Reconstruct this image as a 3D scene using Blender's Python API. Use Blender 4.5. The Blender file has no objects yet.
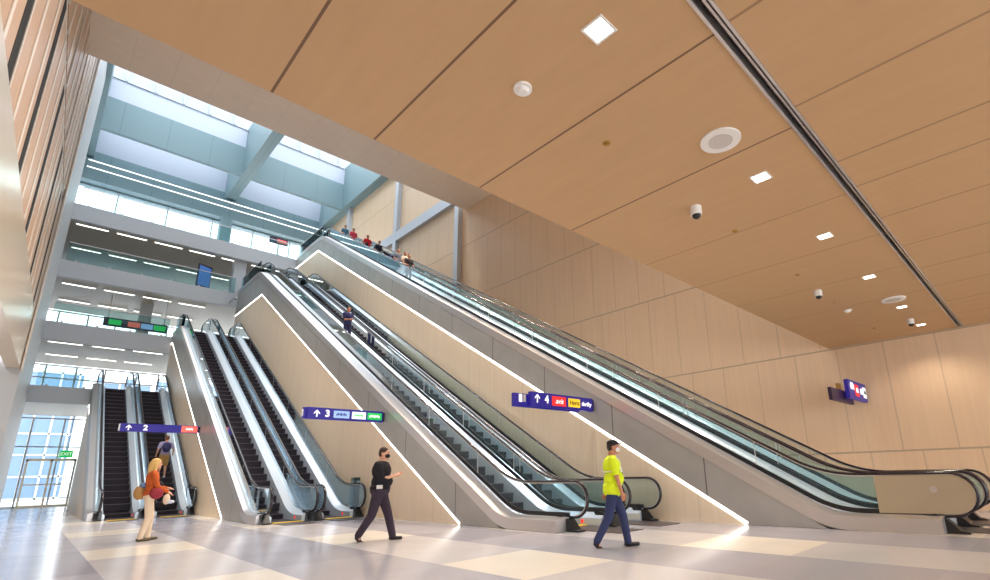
import bpy, bmesh, math, random
from mathutils import Vector, Matrix
random.seed(7)
PI = math.pi
T = math.tan(PI/6)
S = bpy.context.scene
COL = S.collection

# ------------------------------------------------------------------ helpers
def lin(c):
    return tuple(((v/255)/12.92 if v/255 <= .04045 else ((v/255+.055)/1.055)**2.4) for v in c) + (1,)

def mat(name, rgb, rough=.5, metal=0., emit=None, estr=0., spec=.5):
    m = bpy.data.materials.new(name); m.use_nodes = True
    b = m.node_tree.nodes['Principled BSDF']
    b.inputs['Base Color'].default_value = lin(rgb)
    b.inputs['Roughness'].default_value = rough
    b.inputs['Metallic'].default_value = metal
    b.inputs['Specular IOR Level'].default_value = spec
    if emit:
        b.inputs['Emission Color'].default_value = lin(emit)
        b.inputs['Emission Strength'].default_value = estr
    return m

class G:                                            # tiny node-graph helper
    def __init__(s, m):
        s.t = m.node_tree; s.n = s.t.nodes; s.bsdf = s.n.get('Principled BSDF')
    def link(s, a, b): s.t.links.new(a, b)
    def math(s, op, a, b=None, c=None):
        n = s.n.new('ShaderNodeMath'); n.operation = op
        for i, v in enumerate((a, b, c)):
            if v is None: continue
            if isinstance(v, (int, float)): n.inputs[i].default_value = v
            else: s.link(v, n.inputs[i])
        return n.outputs[0]
    def pos(s):
        g = s.n.new('ShaderNodeNewGeometry'); x = s.n.new('ShaderNodeSeparateXYZ')
        s.link(g.outputs['Position'], x.inputs[0]); return x.outputs, g.outputs['Position']
    def noise(s, vec, scale, detail=3, stretch=None):
        if stretch:
            mp = s.n.new('ShaderNodeMapping'); mp.inputs['Scale'].default_value = stretch
            s.link(vec, mp.inputs[0]); vec = mp.outputs[0]
        n = s.n.new('ShaderNodeTexNoise'); n.inputs['Scale'].default_value = scale; n.inputs['Detail'].default_value = detail
        s.link(vec, n.inputs['Vector']); return n.outputs[0]
    def mix(s, f, a, b):
        n = s.n.new('ShaderNodeMix'); n.data_type = 'RGBA'
        if isinstance(f, (int, float)): n.inputs[0].default_value = f
        else: s.link(f, n.inputs[0])
        for i, v in ((6, a), (7, b)):
            if isinstance(v, tuple): n.inputs[i].default_value = v
            else: s.link(v, n.inputs[i])
        return n.outputs[2]
    def grid(s, v, pitch, off, w):                  # 1 on thin lines every pitch
        f = s.math('FRACT', s.math('DIVIDE', s.math('SUBTRACT', v, off), pitch))
        return s.math('LESS_THAN', f, w/pitch)
    def at(s, v, h, w): return s.math('COMPARE', v, h, w)

def link(o, parent=None):
    COL.objects.link(o)
    if parent is not None: o.parent = parent
    return o

def obj(name, bm, m=None, parent=None, smooth=False, mats=None):
    me = bpy.data.meshes.new(name); 
    bmesh.ops.recalc_face_normals(bm, faces=bm.faces)
    bm.to_mesh(me); bm.free()
    for k in (mats or [m]): me.materials.append(k)
    if smooth:
        for p in me.polygons: p.use_smooth = True
    return link(bpy.data.objects.new(name, me), parent)

def tag(o, label, cat, group=None, kind=None):
    if label: o['label'] = label
    if cat: o['category'] = cat
    if group: o['group'] = group
    if kind: o['kind'] = kind
    return o

def thing(name, label, cat, loc=(0,0,0), rz=0, group=None):
    o = bpy.data.objects.new(name, None); o.location = loc; o.rotation_euler = (0,0,rz); o.empty_display_size = .2
    link(o); return tag(o, label, cat, group)

def struct(name, bm, m, parent=None, **k):
    o = obj(name, bm, m, parent, **k); o['kind'] = 'structure'; return o

def BM(): return bmesh.new()

def box(bm, x0, x1, y0, y1, z0, z1, mi=0):
    v = [bm.verts.new(p) for p in ((x0,y0,z0),(x1,y0,z0),(x1,y1,z0),(x0,y1,z0),(x0,y0,z1),(x1,y0,z1),(x1,y1,z1),(x0,y1,z1))]
    for f in ((3,2,1,0),(4,5,6,7),(0,1,5,4),(1,2,6,5),(2,3,7,6),(3,0,4,7)):
        bm.faces.new([v[i] for i in f]).material_index = mi
    return bm

def prism(bm, pts, x0, x1, mi=0):                   # polygon in (y,z), extruded along x
    a = [bm.verts.new((x0, y, z)) for y, z in pts]; b = [bm.verts.new((x1, y, z)) for y, z in pts]
    n = len(pts)
    fs = [bm.faces.new(a), bm.faces.new(b[::-1])]
    for i in range(n): fs.append(bm.faces.new((a[i], b[i], b[(i+1)%n], a[(i+1)%n])))
    for f in fs: f.material_index = mi
    return bm

def cyl(bm, p, r, h, seg=24, r2=None, axis='z', mi=0):
    M = Matrix.Translation(Vector(p))
    if axis == 'x': M = M @ Matrix.Rotation(PI/2, 4, 'Y')
    if axis == 'y': M = M @ Matrix.Rotation(PI/2, 4, 'X')
    r = bmesh.ops.create_cone(bm, cap_ends=True, segments=seg, radius1=r, radius2=r if r2 is None else r2, depth=h, matrix=M)
    for v in r['verts']:
        for f in v.link_faces: f.material_index = mi
    return bm

def sph(bm, p, r, sc=(1,1,1), u=20, v=12):
    M = Matrix.Translation(Vector(p)) @ Matrix.Diagonal((*sc, 1))
    bmesh.ops.create_uvsphere(bm, u_segments=u, v_segments=v, radius=r, matrix=M); return bm

def rod(bm, a, b, r, seg=10, r2=None):
    a = Vector(a); b = Vector(b); d = b-a
    M = Matrix.Translation((a+b)/2) @ d.to_track_quat('Z', 'Y').to_matrix().to_4x4()
    bmesh.ops.create_cone(bm, cap_ends=True, segments=seg, radius1=r, radius2=r if r2 is None else r2, depth=d.length, matrix=M); return bm

def bar(bm, a, b, wx, h):                            # rectangular bar between two points in the same x
    a = Vector(a); b = Vector(b); d = (b-a).normalized(); n = Vector((1,0,0)).cross(d).normalized()
    q = []
    for p in (a, b):
        q.append([bm.verts.new(p + Vector((sx*wx/2,0,0)) + n*sz*h/2) for sx, sz in ((-1,-1),(1,-1),(1,1),(-1,1))])
    bm.faces.new(q[0][::-1]); bm.faces.new(q[1])
    for i in range(4): bm.faces.new((q[0][i], q[0][(i+1)%4], q[1][(i+1)%4], q[1][i]))
    return bm

def fillet(pts, radii, n=8):                         # round the corners of a (y,z) polyline
    out = [Vector(pts[0])]
    for i in range(1, len(pts)-1):
        p = Vector(pts[i]); a = (Vector(pts[i-1])-p).normalized(); b = (Vector(pts[i+1])-p).normalized()
        ang = a.angle(b); r = radii[i-1]; d = r/math.tan(ang/2)
        c = p + (a+b).normalized()*(r/math.sin(ang/2))
        s, e = p+a*d-c, p+b*d-c
        th = s.angle_signed(e)
        for k in range(n+1):
            t = -th*k/n
            out.append(c + Vector((s.x*math.cos(t)-s.y*math.sin(t), s.x*math.sin(t)+s.y*math.cos(t))))
    out.append(Vector(pts[-1])); return out

def sweep(bm, path, prof, mi=0):                     # closed (x,n) profile along a (y,z) path
    rings = []
    for i, p in enumerate(path):
        a = path[max(i-1, 0)]; b = path[min(i+1, len(path)-1)]
        t = (b-a).normalized(); n = Vector((-t.y, t.x))
        rings.append([bm.verts.new((x, p.x+n.x*h, p.y+n.y*h)) for x, h in prof])
    m = len(prof)
    fs = [bm.faces.new(rings[0]), bm.faces.new(rings[-1][::-1])]
    for r0, r1 in zip(rings, rings[1:]):
        for k in range(m): fs.append(bm.faces.new((r0[k], r0[(k+1)%m], r1[(k+1)%m], r1[k])))
    for f in fs: f.material_index = mi
    return bm

def text(body, size, parent, m, loc, rot, name='lettering', align='CENTER', shear=0, squash=1, bold=.0):
    c = bpy.data.curves.new(name, 'FONT'); c.body = body; c.size = size; c.align_x = align; c.align_y = 'CENTER'
    c.extrude = .004; c.shear = shear; c.offset = bold
    o = bpy.data.objects.new('tmp', c); COL.objects.link(o)
    dg = bpy.context.evaluated_depsgraph_get(); dg.update()
    me = bpy.data.meshes.new_from_object(o.evaluated_get(dg)); me.name = name
    bpy.data.objects.remove(o); me.materials.clear(); me.materials.append(m)
    t = bpy.data.objects.new(name, me); link(t, parent); t.location = loc; t.rotation_euler = rot; t.scale = (squash,1,1)
    return t

# ------------------------------------------------------------------ materials
M = {}
def panel_material(name, base, vert=None, seams=(), pitch=1.22, joint=.55):
    m = mat(name, base, .42); g = G(m); (x, y, z), p = g.pos()
    col = g.mix(g.noise(p, 1.0, 4, (1.2, 9, .35)), lin([c*.955 for c in base]), lin([min(255, c*1.035) for c in base]))
    ln = None
    if vert:
        row = 0.
        for h in seams: row = g.math('ADD', row, g.math('GREATER_THAN', z, h))
        shifted = g.math('SUBTRACT', {'x': x, 'y': y}[vert], g.math('MULTIPLY', row, .43))
        ln = g.math('MULTIPLY', g.grid(shifted, pitch, .2, .03), .6)
    for h in seams:
        s_ = g.at(z, h, .024); ln = s_ if ln is None else g.math('MAXIMUM', ln, s_)
    if ln is not None: col = g.mix(g.math('MULTIPLY', ln, joint), col, lin([c*.3 for c in base]))
    g.link(col, g.bsdf.inputs['Base Color']); return m

TAN = (229, 199, 166)
M['wall'] = panel_material('tan wall panels', TAN, 'y', (1.5, 4.57, 7.8, 11.2, 14.75, 18.4, 22), 1.22, .4)
M['tan'] = panel_material('tan infill panel', (236, 217, 190), 'y', (), 3.0, .3)
M['tansoffit'] = panel_material('tan soffit', (244, 228, 210), 'x', (), 1.32, .15)
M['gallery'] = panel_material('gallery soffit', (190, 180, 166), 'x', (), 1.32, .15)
M['fin'] = panel_material('tan cladding', (202, 166, 136))
M['fin_light'] = mat('pale trim and lit panel edge', (236, 226, 214), .4)  # pale trim; on panel edges it paints their lit returns
M['gap_shade'] = mat('painted panel gap shade', (12, 8, 8), .9)  # black paints the shade of the deep recesses between panels

m = mat('ceiling panels', (222, 176, 128), .5); g = G(m); (x, y, z), p = g.pos()
ln = None
for h in (-.35, .99, 1.97, 3.33, 5.0):
    a = g.math('MULTIPLY', g.at(x, h, .012), g.math('GREATER_THAN', y, 1.2)); ln = a if ln is None else g.math('MAXIMUM', ln, a)
for h in (6.9, 8.6, 10.4, 12.3, 14.3):
    a = g.math('MULTIPLY', g.math('MULTIPLY', g.at(x, h, .014), g.math('GREATER_THAN', y, 1.2)), .45); ln = g.math('MAXIMUM', ln, a)
for h in (3.3, 4.7, 6.03, 6.8, 8.02, 9.4, 10.8, 12.2, 13.6, 15.0):
    a = g.math('MULTIPLY', g.math('MULTIPLY', g.at(x, h, .014), g.math('LESS_THAN', y, 1.2)), .6); ln = g.math('MAXIMUM', ln, a)
col = g.mix(g.noise(p, 1.6, 4, (6, .8, 1)), lin((194, 157, 114)), lin((206, 169, 125)))
col = g.mix(g.math('MULTIPLY', ln, .85), col, lin((88, 58, 38)))
g.link(col, g.bsdf.inputs['Base Color']); M['ceiling'] = m

m = mat('terrazzo floor', (200, 196, 196), .12, spec=.42); g = G(m); (x, y, z), p = g.pos()
ix = g.math('FLOOR', g.math('DIVIDE', g.math('SUBTRACT', x, -.7), 1.65)); iy = g.math('FLOOR', g.math('DIVIDE', g.math('SUBTRACT', y, 1.2), 1.76))
cv = g.n.new('ShaderNodeCombineXYZ'); g.link(ix, cv.inputs[0]); g.link(iy, cv.inputs[1])
wn = g.n.new('ShaderNodeTexWhiteNoise'); wn.noise_dimensions = '2D'; g.link(cv.outputs[0], wn.inputs['Vector'])
par = g.math('MODULO', g.math('ADD', g.math('ADD', ix, g.math('MULTIPLY', iy, 2.0)), 60.0), 6.0)
light_t = g.math('COMPARE', par, 1.0, .2)
mid_t = g.math('MAXIMUM', g.math('COMPARE', par, 5.0, .2), g.math('COMPARE', par, 3.0, .2))
col = g.mix(wn.outputs['Value'], lin((160, 159, 172)), lin((178, 177, 188)))
col = g.mix(mid_t, col, lin((208, 205, 208)))
col = g.mix(light_t, col, lin((242, 234, 220)))
speck = g.noise(p, 60, 2)
col = g.mix(g.math('MULTIPLY', speck, .35), col, lin((176, 172, 176)))
g.link(col, g.bsdf.inputs['Base Color'])
g.link(g.math('ADD', g.math('MULTIPLY', g.noise(p, 1.2, 2), .12), .11), g.bsdf.inputs['Roughness']); M['floor'] = m

m = mat('grey metal cladding', (172, 170, 166), .38, .25); g = G(m); (x, y, z), p = g.pos()
ln = g.grid(y, 2.6, .75, .03)
col = g.mix(g.noise(p, 1.3, 3, (1, 1, 1)), lin((160, 158, 154)), lin((182, 180, 176)))
col = g.mix(g.math('MULTIPLY', ln, .75), col, lin((60, 60, 60))); g.link(col, g.bsdf.inputs['Base Color']); M['clad'] = m

M['steel'] = mat('brushed steel', (204, 200, 200), .32, .7)
M['skirt'] = mat('pale deck steel', (222, 232, 242), .22, .35)
M['warmsteel'] = mat('newel steel', (196, 186, 164), .3, .75)
M['conc'] = mat('white painted beam', (198, 202, 206), .5)
m = mat('blue grey roof beam', (108, 134, 144), .5); g = G(m); (x, y, z), p = g.pos()
col = g.mix(g.math('MULTIPLY', g.grid(x, 2.6, .6, .04), .35), lin((124, 150, 158)), lin((66, 84, 92))); g.link(col, g.bsdf.inputs['Base Color']); M['beam'] = m
M['well'] = mat('white skylight well', (190, 199, 214), .3)
M['post'] = mat('grey steel post', (196, 202, 210), .45, .2)
M['fascia'] = mat('satin pale metal fascia', (228, 208, 184), .28, .4)
M['white'] = mat('white plastic', (240, 238, 234), .4)
M['rubber'] = mat('black handrail rubber', (40, 34, 42), .18)
M['black'] = mat('black plastic', (24, 24, 28), .35)
M['step'] = mat('dark step metal', (30, 20, 32), .55, .1)
M['nose'] = mat('pale step edge', (112, 98, 110), .5, .2)
M['plate'] = mat('dark floor plate', (92, 84, 86), .4, .5)
M['yellow'] = mat('yellow comb', (240, 206, 60), .5)
M['red'] = mat('red button', (220, 50, 40), .4, emit=(255, 60, 40), estr=.6)
M['led'] = mat('white led', (255, 255, 255), .5, emit=(255, 250, 240), estr=2.2)
M['led2'] = mat('white ceiling tube', (255, 255, 255), .5, emit=(255, 252, 240), estr=2.2)
M['lamp'] = mat('downlight lens', (255, 255, 255), .5, emit=(255, 246, 228), estr=4)
M['navy'] = mat('navy sign face', (38, 30, 120), .4, emit=(36, 26, 128), estr=.35)
M['signdark'] = mat('dark sign edge', (52, 30, 66), .4)
M['signwhite'] = mat('white sign ink', (250, 250, 250), .5, emit=(255, 255, 255), estr=.45)
M['signred'] = mat('red sign box', (226, 50, 48), .5, emit=(236, 40, 40), estr=.4)
M['signcoral'] = mat('coral sign box', (240, 118, 104), .5, emit=(240, 110, 96), estr=.35)
M['signyellow'] = mat('yellow sign box', (240, 200, 50), .5, emit=(250, 205, 40), estr=.35)
M['signgreen'] = mat('green sign box', (40, 180, 84), .5, emit=(20, 190, 80), estr=.45)
M['signblue'] = mat('light blue sign box', (150, 180, 226), .5, emit=(150, 185, 235), estr=.35)
M['brass'] = mat('brass cap', (176, 136, 62), .4, .4)
M['grille'] = mat('speaker grille', (206, 200, 192), .6)
M['frame'] = mat('pale window frame', (206, 208, 206), .45, .3)
M['bldg'] = mat('blue glass facade', (132, 156, 186), .3)
M['pave'] = mat('pale pavement', (220, 220, 218), .8)

def glass(name, tint, refl, trans, milk=None):
    m = bpy.data.materials.new(name); m.use_nodes = True; n = m.node_tree.nodes; n.clear()
    o = n.new('ShaderNodeOutputMaterial'); t = n.new('ShaderNodeBsdfTransparent'); t.inputs[0].default_value = lin(tint)
    gl = n.new('ShaderNodeBsdfGlossy'); gl.inputs['Roughness'].default_value = .03; gl.inputs['Color'].default_value = (.85, .95, 1, 1)
    fr = n.new('ShaderNodeLayerWeight'); fr.inputs[0].default_value = refl
    mx = n.new('ShaderNodeMixShader'); L = m.node_tree.links
    d = n.new('ShaderNodeBsdfDiffuse'); d.inputs[0].default_value = lin(milk or tint)
    m2 = n.new('ShaderNodeMixShader'); m2.inputs[0].default_value = trans
    L.new(t.outputs[0], m2.inputs[1]); L.new(d.outputs[0], m2.inputs[2])
    L.new(fr.outputs['Fresnel'], mx.inputs[0]); L.new(m2.outputs[0], mx.inputs[1]); L.new(gl.outputs[0], mx.inputs[2])
    L.new(mx.outputs[0], o.inputs[0]); return m
M['glass'] = glass('balustrade glass', (244, 251, 252), .1, .03, (186, 220, 236))
M['sheen_glass'] = glass('balustrade glass with painted sky sheen', (238, 248, 252), .05, .3, (190, 216, 236))  # milky blue paints the sky reflection onto the glass
M['railglass'] = glass('teal guard glass', (230, 245, 245), .12, .08, (150, 190, 196))
M['window'] = glass('clear window glass', (250, 252, 253), .06, .0)

# ------------------------------------------------------------------ camera
H = 1.2
cam = bpy.data.cameras.new('camera'); co = bpy.data.objects.new('camera', cam); COL.objects.link(co)
yaw, pitch, roll = (math.radians(a) for a in (45.9, 15.05, -1.6))
f = Vector((math.sin(yaw)*math.cos(pitch), math.cos(yaw)*math.cos(pitch), math.sin(pitch)))
r = Vector((math.cos(yaw), -math.sin(yaw), 0)); u = r.cross(f)
r2 = r*math.cos(roll)+u*math.sin(roll); u2 = -r*math.sin(roll)+u*math.cos(roll)
mw = Matrix((r2, u2, -f)).transposed().to_4x4(); mw.translation = (0, 0, H); co.matrix_world = mw
cam.sensor_fit = 'HORIZONTAL'; cam.sensor_width = 36; cam.lens = 503.6/990*36
cam.shift_x = -(556.4-495)/990; cam.shift_y = (336.3-290)/990
cam.clip_start = .05; cam.clip_end = 500
S.camera = co

# ------------------------------------------------------------------ setting
XW = 16.6; YE = 4.48; ZC = 4.6; YS = 36.0
LV = [0, 6.1, 9.45, 12.85, 16.2]
ROOF = 24.4
struct('floor', box(BM(), -14, XW, -9, 44.2, -.3, 0), M['floor'])
struct('floor_outside', box(BM(), -60, 60, 44.2, 140, -.34, -.02), M['pave'])
struct('wall_right', box(BM(), XW, XW+.4, -9, 50, 0, 29.4), M['wall'])
bm = BM()
box(bm, -14, XW, 1.34, YE, ZC, ZC+.35); box(bm, -14, XW, -9, 1.2, ZC, ZC+.35)
struct('ceiling', bm, M['ceiling'])
struct('wall_bulkhead', box(BM(), -1.5, XW, YE-.3, YE, ZC+.35, 17.2), M['conc'])
struct('ceiling_upper', box(BM(), -1.6, XW, YE-.3, 23.7, 17.2, 17.6), M['tansoffit'])
struct('wall_above_soffit', box(BM(), -1.2, XW, 23.4, 23.7, 17.6, 29.4), M['well'])
# linear slot in the low ceiling
t = thing('ceiling_slot', 'long narrow aluminium edged black slot running across the tan ceiling', 'ceiling slot', (0, 1.27, ZC))
bm = BM(); box(bm, -13.9, XW-.02, -.07, .07, .1, .14); obj('recess', bm, M['black'], t)
for a in (-.07, .045):
    o = obj('edge_strip', box(BM(), -13.9, XW-.02, a, a+.025, -.012, .1), M['steel'], t)
obj('rail', box(BM(), -13.9, XW-.02, -.02, .0, .02, .1), M['steel'], t)

# left wall: pale fascia, tan cladding panels above, white pier (plane turns slightly)
def WL(y): return -1.7+.03*y
def skew(bm):
    for v in bm.verts: v.co.x += .03*v.co.y
    return bm
struct('wall_left_fascia', skew(box(BM(), -2.1, -1.7, 2, 28.6, 5.7, 8.05)), M['fascia'])
bm = BM()
box(bm, -2.3, -1.95, 2, 28.6, 8.05, 24.4, 2)
y = 5.6; k = 0
ws = [1.15, 1.3, 1.42, 1.28, 1.35, 1.25, 1.4]
while y < 28.2:
    w = ws[k % 7]; y1 = min(y+w, 28.5)
    dark = k % 3 == 1; e = .62 if dark else .24
    box(bm, -1.95, -1.72, y, y1-e, 8.05, 12.9, 0)
    if not dark: box(bm, -1.95, -1.70, y1-e, y1-.04, 8.05, 12.9, 1)
    else:
        box(bm, -1.95, -1.70, y1-.1, y1, 8.05, 12.9, 1); box(bm, -1.95, -1.715, y1-e, y1-.1, 8.05, 12.9, 2)  # flush black strip carries the painted recess shade
    box(bm, -1.95, -1.72, y+.2, y1-e+.2, 13.25, 24.3, 0)
    box(bm, -1.95, -1.70, y1-.1, y1+.16, 13.25, 24.3, 1)
    y = y1; k += 1
box(bm, -1.96, -1.72, 2, 28.6, 12.98, 13.08, 1)
struct('wall_left', skew(bm), M['fin'], mats=[M['fin'], M['fin_light'], M['gap_shade']])
struct('wall_left_pier', skew(box(BM(), -2.6, -1.66, 28.6, YS, 0, 29.4)), M['conc'])
struct('trim_pier', skew(box(BM(), -1.67, -1.62, 28.45, 28.75, 5.6, 24.4)), M['fin_light'])
struct('ceiling_left', box(BM(), -8, -1.45, 2, 28.6, 5.72, 5.9), M['tansoffit'])
struct('wall_left_rear', box(BM(), -8.2, -8, -9, 44, 0, 5.9), M['tan'])

# storeys at the far end
for i in (1, 2, 3, 4):
    z = LV[i]; th = (.85, 1.0, .9, .95)[i-1]
    struct('floor_level_%s' % ['two', 'three', 'four', 'five'][i-1], box(BM(), -1.9, XW, YS+.35, 44, z-th+.12, z), M['gallery'])
    struct('trim_slab_edge_%s' % ['two', 'three', 'four', 'five'][i-1], box(BM(), -.62, XW, YS, YS+.35, z-th, z), M['conc'])
struct('wall_left_far', box(BM(), -2.0, -1.6, YS, 50, 0, 29.4), M['conc'])

def strips(i, ys, x0, x1):
    z = LV[i]-.85; x = x0
    while x < x1-.9:
        for y in ys:
            t = thing('ceiling_light', None, None, (x+.75, y, z))
            obj('housing', box(BM(), -.74, .74, -.07, .07, -.03, .02), M['frame'], t)
            obj('diffuser', box(BM(), -.68, .68, -.05, .05, -.05, -.03), M['led2'], t)
            tag(t, 'thin white light tube in the broken rows under the %s floor slab' % {2: 'third', 3: 'fourth', 4: 'fifth'}[i],
                'ceiling light', 'light tubes under the %s floor slab' % {2: 'third', 3: 'fourth', 4: 'fifth'}[i])
        x += 1.75
strips(2, (37.0, 40.8), -.4, 4.6)
strips(3, (37.4, 41.0), -.4, 7.4)
strips(4, (36.8, 40.9), -.4, 10.6)

# glazing behind the galleries
def glazing(name, y, x0, x1, z0, z1, pitch, rails, label=None):
    fr = BM()
    n = max(1, round((x1-x0)/pitch))
    for k in range(n+1):
        x = x0+(x1-x0)*k/n; box(fr, x-.04, x+.04, y-.06, y+.06, z0, z1)
    for h in rails: box(fr, x0, x1, y-.05, y+.05, h-.04, h+.04)
    o = struct(name, box(BM(), x0, x1, y-.012, y+.012, z0, z1), M['window'])
    struct('window_frame', fr, M['frame'], o)
    return o
glazing('window_1', 44.1, -1.6, XW, 0, LV[1]-.85, 1.45, (.05, 3.5, 5.2))
glazing('window_2', 44.1, -1.6, XW, LV[1], LV[2]-.9, 1.45, (6.15, 7.7, 8.5))
glazing('window_3', 44.1, -1.6, XW, LV[2], LV[3]-.8, 1.45, (9.5, 12.0))
glazing('window_4', 44.1, -1.6, XW, LV[3], LV[4]-.85, 1.45, (12.9, 15.3))
glazing('window_5', 47.2, -1.6, XW, LV[4], 22.4, 3.2, (16.25, 17.6))
struct('floor_terrace', box(BM(), -1.6, XW, 44, 48.5, LV[4]-.4, LV[4]-.01), M['conc'])
struct('trim_gallery_beam', box(BM(), -1.6, XW, 46.2, 46.9, 22.5, 24.2), M['beam'])
for z in (24.0, 23.45):
    o = obj('light_line', box(BM(), -.6, XW-.3, 46.12, 46.21, z-.02, z+.02), mat('soft light line', (255, 255, 255), .5, emit=(255, 255, 255), estr=.9))
    tag(o, '%s of two thin white light lines along the blue grey beam under the skylights' % ('upper' if z > 23.8 else 'lower'), 'light line')
# entrance doors in the far ground floor glazing
t = thing('door_1', None, None, (0, 0, 0)); t['kind'] = 'structure'
bm = BM()
for x in (-.05, 1.0, 2.05): box(bm, x-.05, x+.05, 43.85, 44.02, 0, 2.75)
box(bm, -.1, 2.1, 43.85, 44.02, 2.65, 2.8); box(bm, -.1, 2.1, 43.88, 44.0, 1.25, 1.33); box(bm, -.1, 2.1, 43.86, 44.0, 0, .12)
obj('door_frame', bm, M['warmsteel'], t)
obj('door_pane', box(BM(), 0, 2.0, 43.93, 43.95, .1, 2.7), M['window'], t)
t = thing('exit_sign', 'small green lit sign hanging over the far left glass door', 'exit sign', (1.55, 43.5, 2.85))
obj('sign_face', box(BM(), -.3, .3, -.03, .03, 0, .42), M['signgreen'], t)
text('EXIT', .26, t, M['signwhite'], (0, -.035, .2), (PI/2, 0, 0))
obj('stem', box(BM(), -.02, .02, -.02, .02, .42, 2.5), M['frame'], t)

# buildings outside the far windows
t = thing('office_building', 'blue glass office block seen through the far left windows', 'building', (0, 70, 0))
obj('facade', box(BM(), -16, 2.6, 0, 12, 0, 12.2), M['bldg'], t)
bm = BM()
for k in range(15): box(bm, -16+k*1.3, -15.85+k*1.3, -.1, 0, 0, 12.2)
for k in range(7): box(bm, -16, 2.6, -.1, 0, k*2.0, k*2.0+.16)
obj('mullions', bm, M['white'], t)
t = thing('low_building', 'lower blue glass building framed by the top of the leftmost escalators', 'building', (0, 74, 0))
obj('facade', box(BM(), 4.3, 8.6, 0, 10, 0, 12.2), M['bldg'], t)
bm = BM()
for k in range(4): box(bm, 4.3+k*1.4, 4.45+k*1.4, -.1, 0, 0, 12.2)
for k in range(7): box(bm, 4.3, 8.6, -.1, 0, k*2.0, k*2.0+.14)
obj('mullions', bm, M['white'], t)

# galleries: glass guards with steel rails, columns
def guard(x0, x1, y, z, label, top=1.08):
    t = thing('glass_guard', label, 'guard rail', (0, y, z))
    obj('glass_sheet', box(BM(), x0, x1, -.01, .01, .02, top-.03), M['railglass'], t)
    bm = BM(); rod(bm, (x0, 0, top), (x1, 0, top), .028); obj('top_rail', bm, M['steel'], t)
    bm = BM(); x = x0+.4
    while x < x1: box(bm, x-.04, x+.04, -.03, .03, 0, .1); x += 1.4
    obj('clamps', bm, M['steel'], t)
guard(-.4, 1.6, YS+.1, LV[1], 'glass guard on the second floor edge left of the leftmost escalators')
guard(-.4, 4.5, YS+.1, LV[2], 'glass guard on the third floor edge of the far galleries')
guard(-.4, 7.5, YS+.1, LV[3], 'glass guard on the fourth floor edge of the far galleries')
guard(-.4, 10.8, YS+.1, LV[4], 'glass guard on the fifth floor edge just below the skylights')
def column(x0, x1, y0, y1, z0, z1, m='conc'):
    struct('column', box(BM(), x0, x1, y0, y1, z0, z1), M[m])
column(7.35, 8.05, YS+.4, YS+1.0, LV[3], LV[4]-.83)
column(3.3, 3.9, YS+3, YS+3.6, LV[2], LV[3]-.78)
column(7.9, 8.7, 46.0, 46.8, LV[4], 22.5, 'beam')
struct('wall_added_level_four', box(BM(), -1.6, XW, 44.2, 44.35, LV[3]-.2, LV[4]-1.7), mat('pale teal wall', (190, 214, 212), .6))  # added behind the glazing to dim the gallery, cut low to let light in

# directory sign on the third floor
t = thing('directory_sign', 'dark directory board with coloured squares hanging on the third floor gallery', 'sign', (3.1, 37.3, 10.15))
obj('board', box(BM(), -1.45, 1.45, -.05, .05, -.25, .25), M['signdark'], t)
for x, k in ((-.95, 'signgreen'), (-.1, 'signcoral'), (.5, 'signblue'), (1.1, 'signgreen')):
    obj('colour_square', box(BM(), x-.28, x+.28, -.065, -.05, -.15, .15), M[k], t)
obj('hanger', box(BM(), -1.3, -1.26, -.02, .02, .25, 1.85), M['frame'], t); obj('hanger', box(BM(), 1.26, 1.3, -.02, .02, .25, 1.85), M['frame'], t)
t = thing('directory_sign', 'dark directory board with a red square beside the top of the tallest escalators', 'sign', (9.9, 36.9, 17.6))
obj('board', box(BM(), -.6, .6, -.05, .05, -.22, .22), M['signdark'], t)
obj('colour_square', box(BM(), -.1, .52, -.065, -.05, -.13, .13), M['signcoral'], t)
obj('post', box(BM(), -.04, .04, -.03, .03, -1.4, -.22), M['steel'], t)
t = thing('gallery_display', 'tall blue display board leaning beside the column on the fourth floor gallery', 'display board', (6.0, 37.6, LV[3]), .5)
obj('board', box(BM(), -.45, .45, -.04, .04, .5, 2.0), M['signdark'], t)
obj('screen', box(BM(), -.4, .4, -.055, -.04, .6, 1.9), mat('blue display', (80, 120, 190), .3, emit=(80, 130, 210), estr=.3), t)
obj('stand', box(BM(), -.2, .2, -.2, .2, 0, .05), M['black'], t); obj('pole', box(BM(), -.03, .03, -.02, .02, .05, .5), M['black'], t)

# skylights: deep coffer beams, white wells, glazing bars
bm = BM(); box(bm, -1.6, XW, 41.75, 42.1, ROOF, 26.9); struct('trim_roof_beam_front', bm, M['beam'])
bm = BM(); box(bm, -1.6, XW, 41.75, 42.1, 26.9, 29.4); struct('wall_skylight_front', bm, M['well'])
bm = BM(); box(bm, -1.6, XW, 47.0, 47.5, 22.4, 25.2); struct('trim_roof_beam_rear', bm, M['beam'])
struct('wall_skylight_rear', box(BM(), -1.6, XW, 47.0, 47.5, 25.2, 29.4), M['well'])
bm = BM()
box(bm, 8.0, 8.75, 23.7, 41.75, ROOF, 28.6); box(bm, 8.0, 8.75, 42.1, 47.0, ROOF, 28.6)
box(bm, 15.9, XW, 23.7, 41.75, ROOF, 28.6); box(bm, 15.9, XW, 42.1, 47.0, ROOF, 28.6)
box(bm, -1.5, -.35, 23.7, 41.75, ROOF, 28.6); box(bm, -1.5, -.35, 42.1, 47.0, ROOF, 28.6)
struct('trim_roof_cross_beams', bm, M['beam'])
t = thing('skylight_bars', 'thin dark glazing bars and rail across the front skylight', 'skylight', (0, 0, 0))
bm = BM(); rod(bm, (-.3, 41.68, 28.45), (15.8, 41.68, 28.45), .05); obj('rail', bm, M['post'], t)
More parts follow.
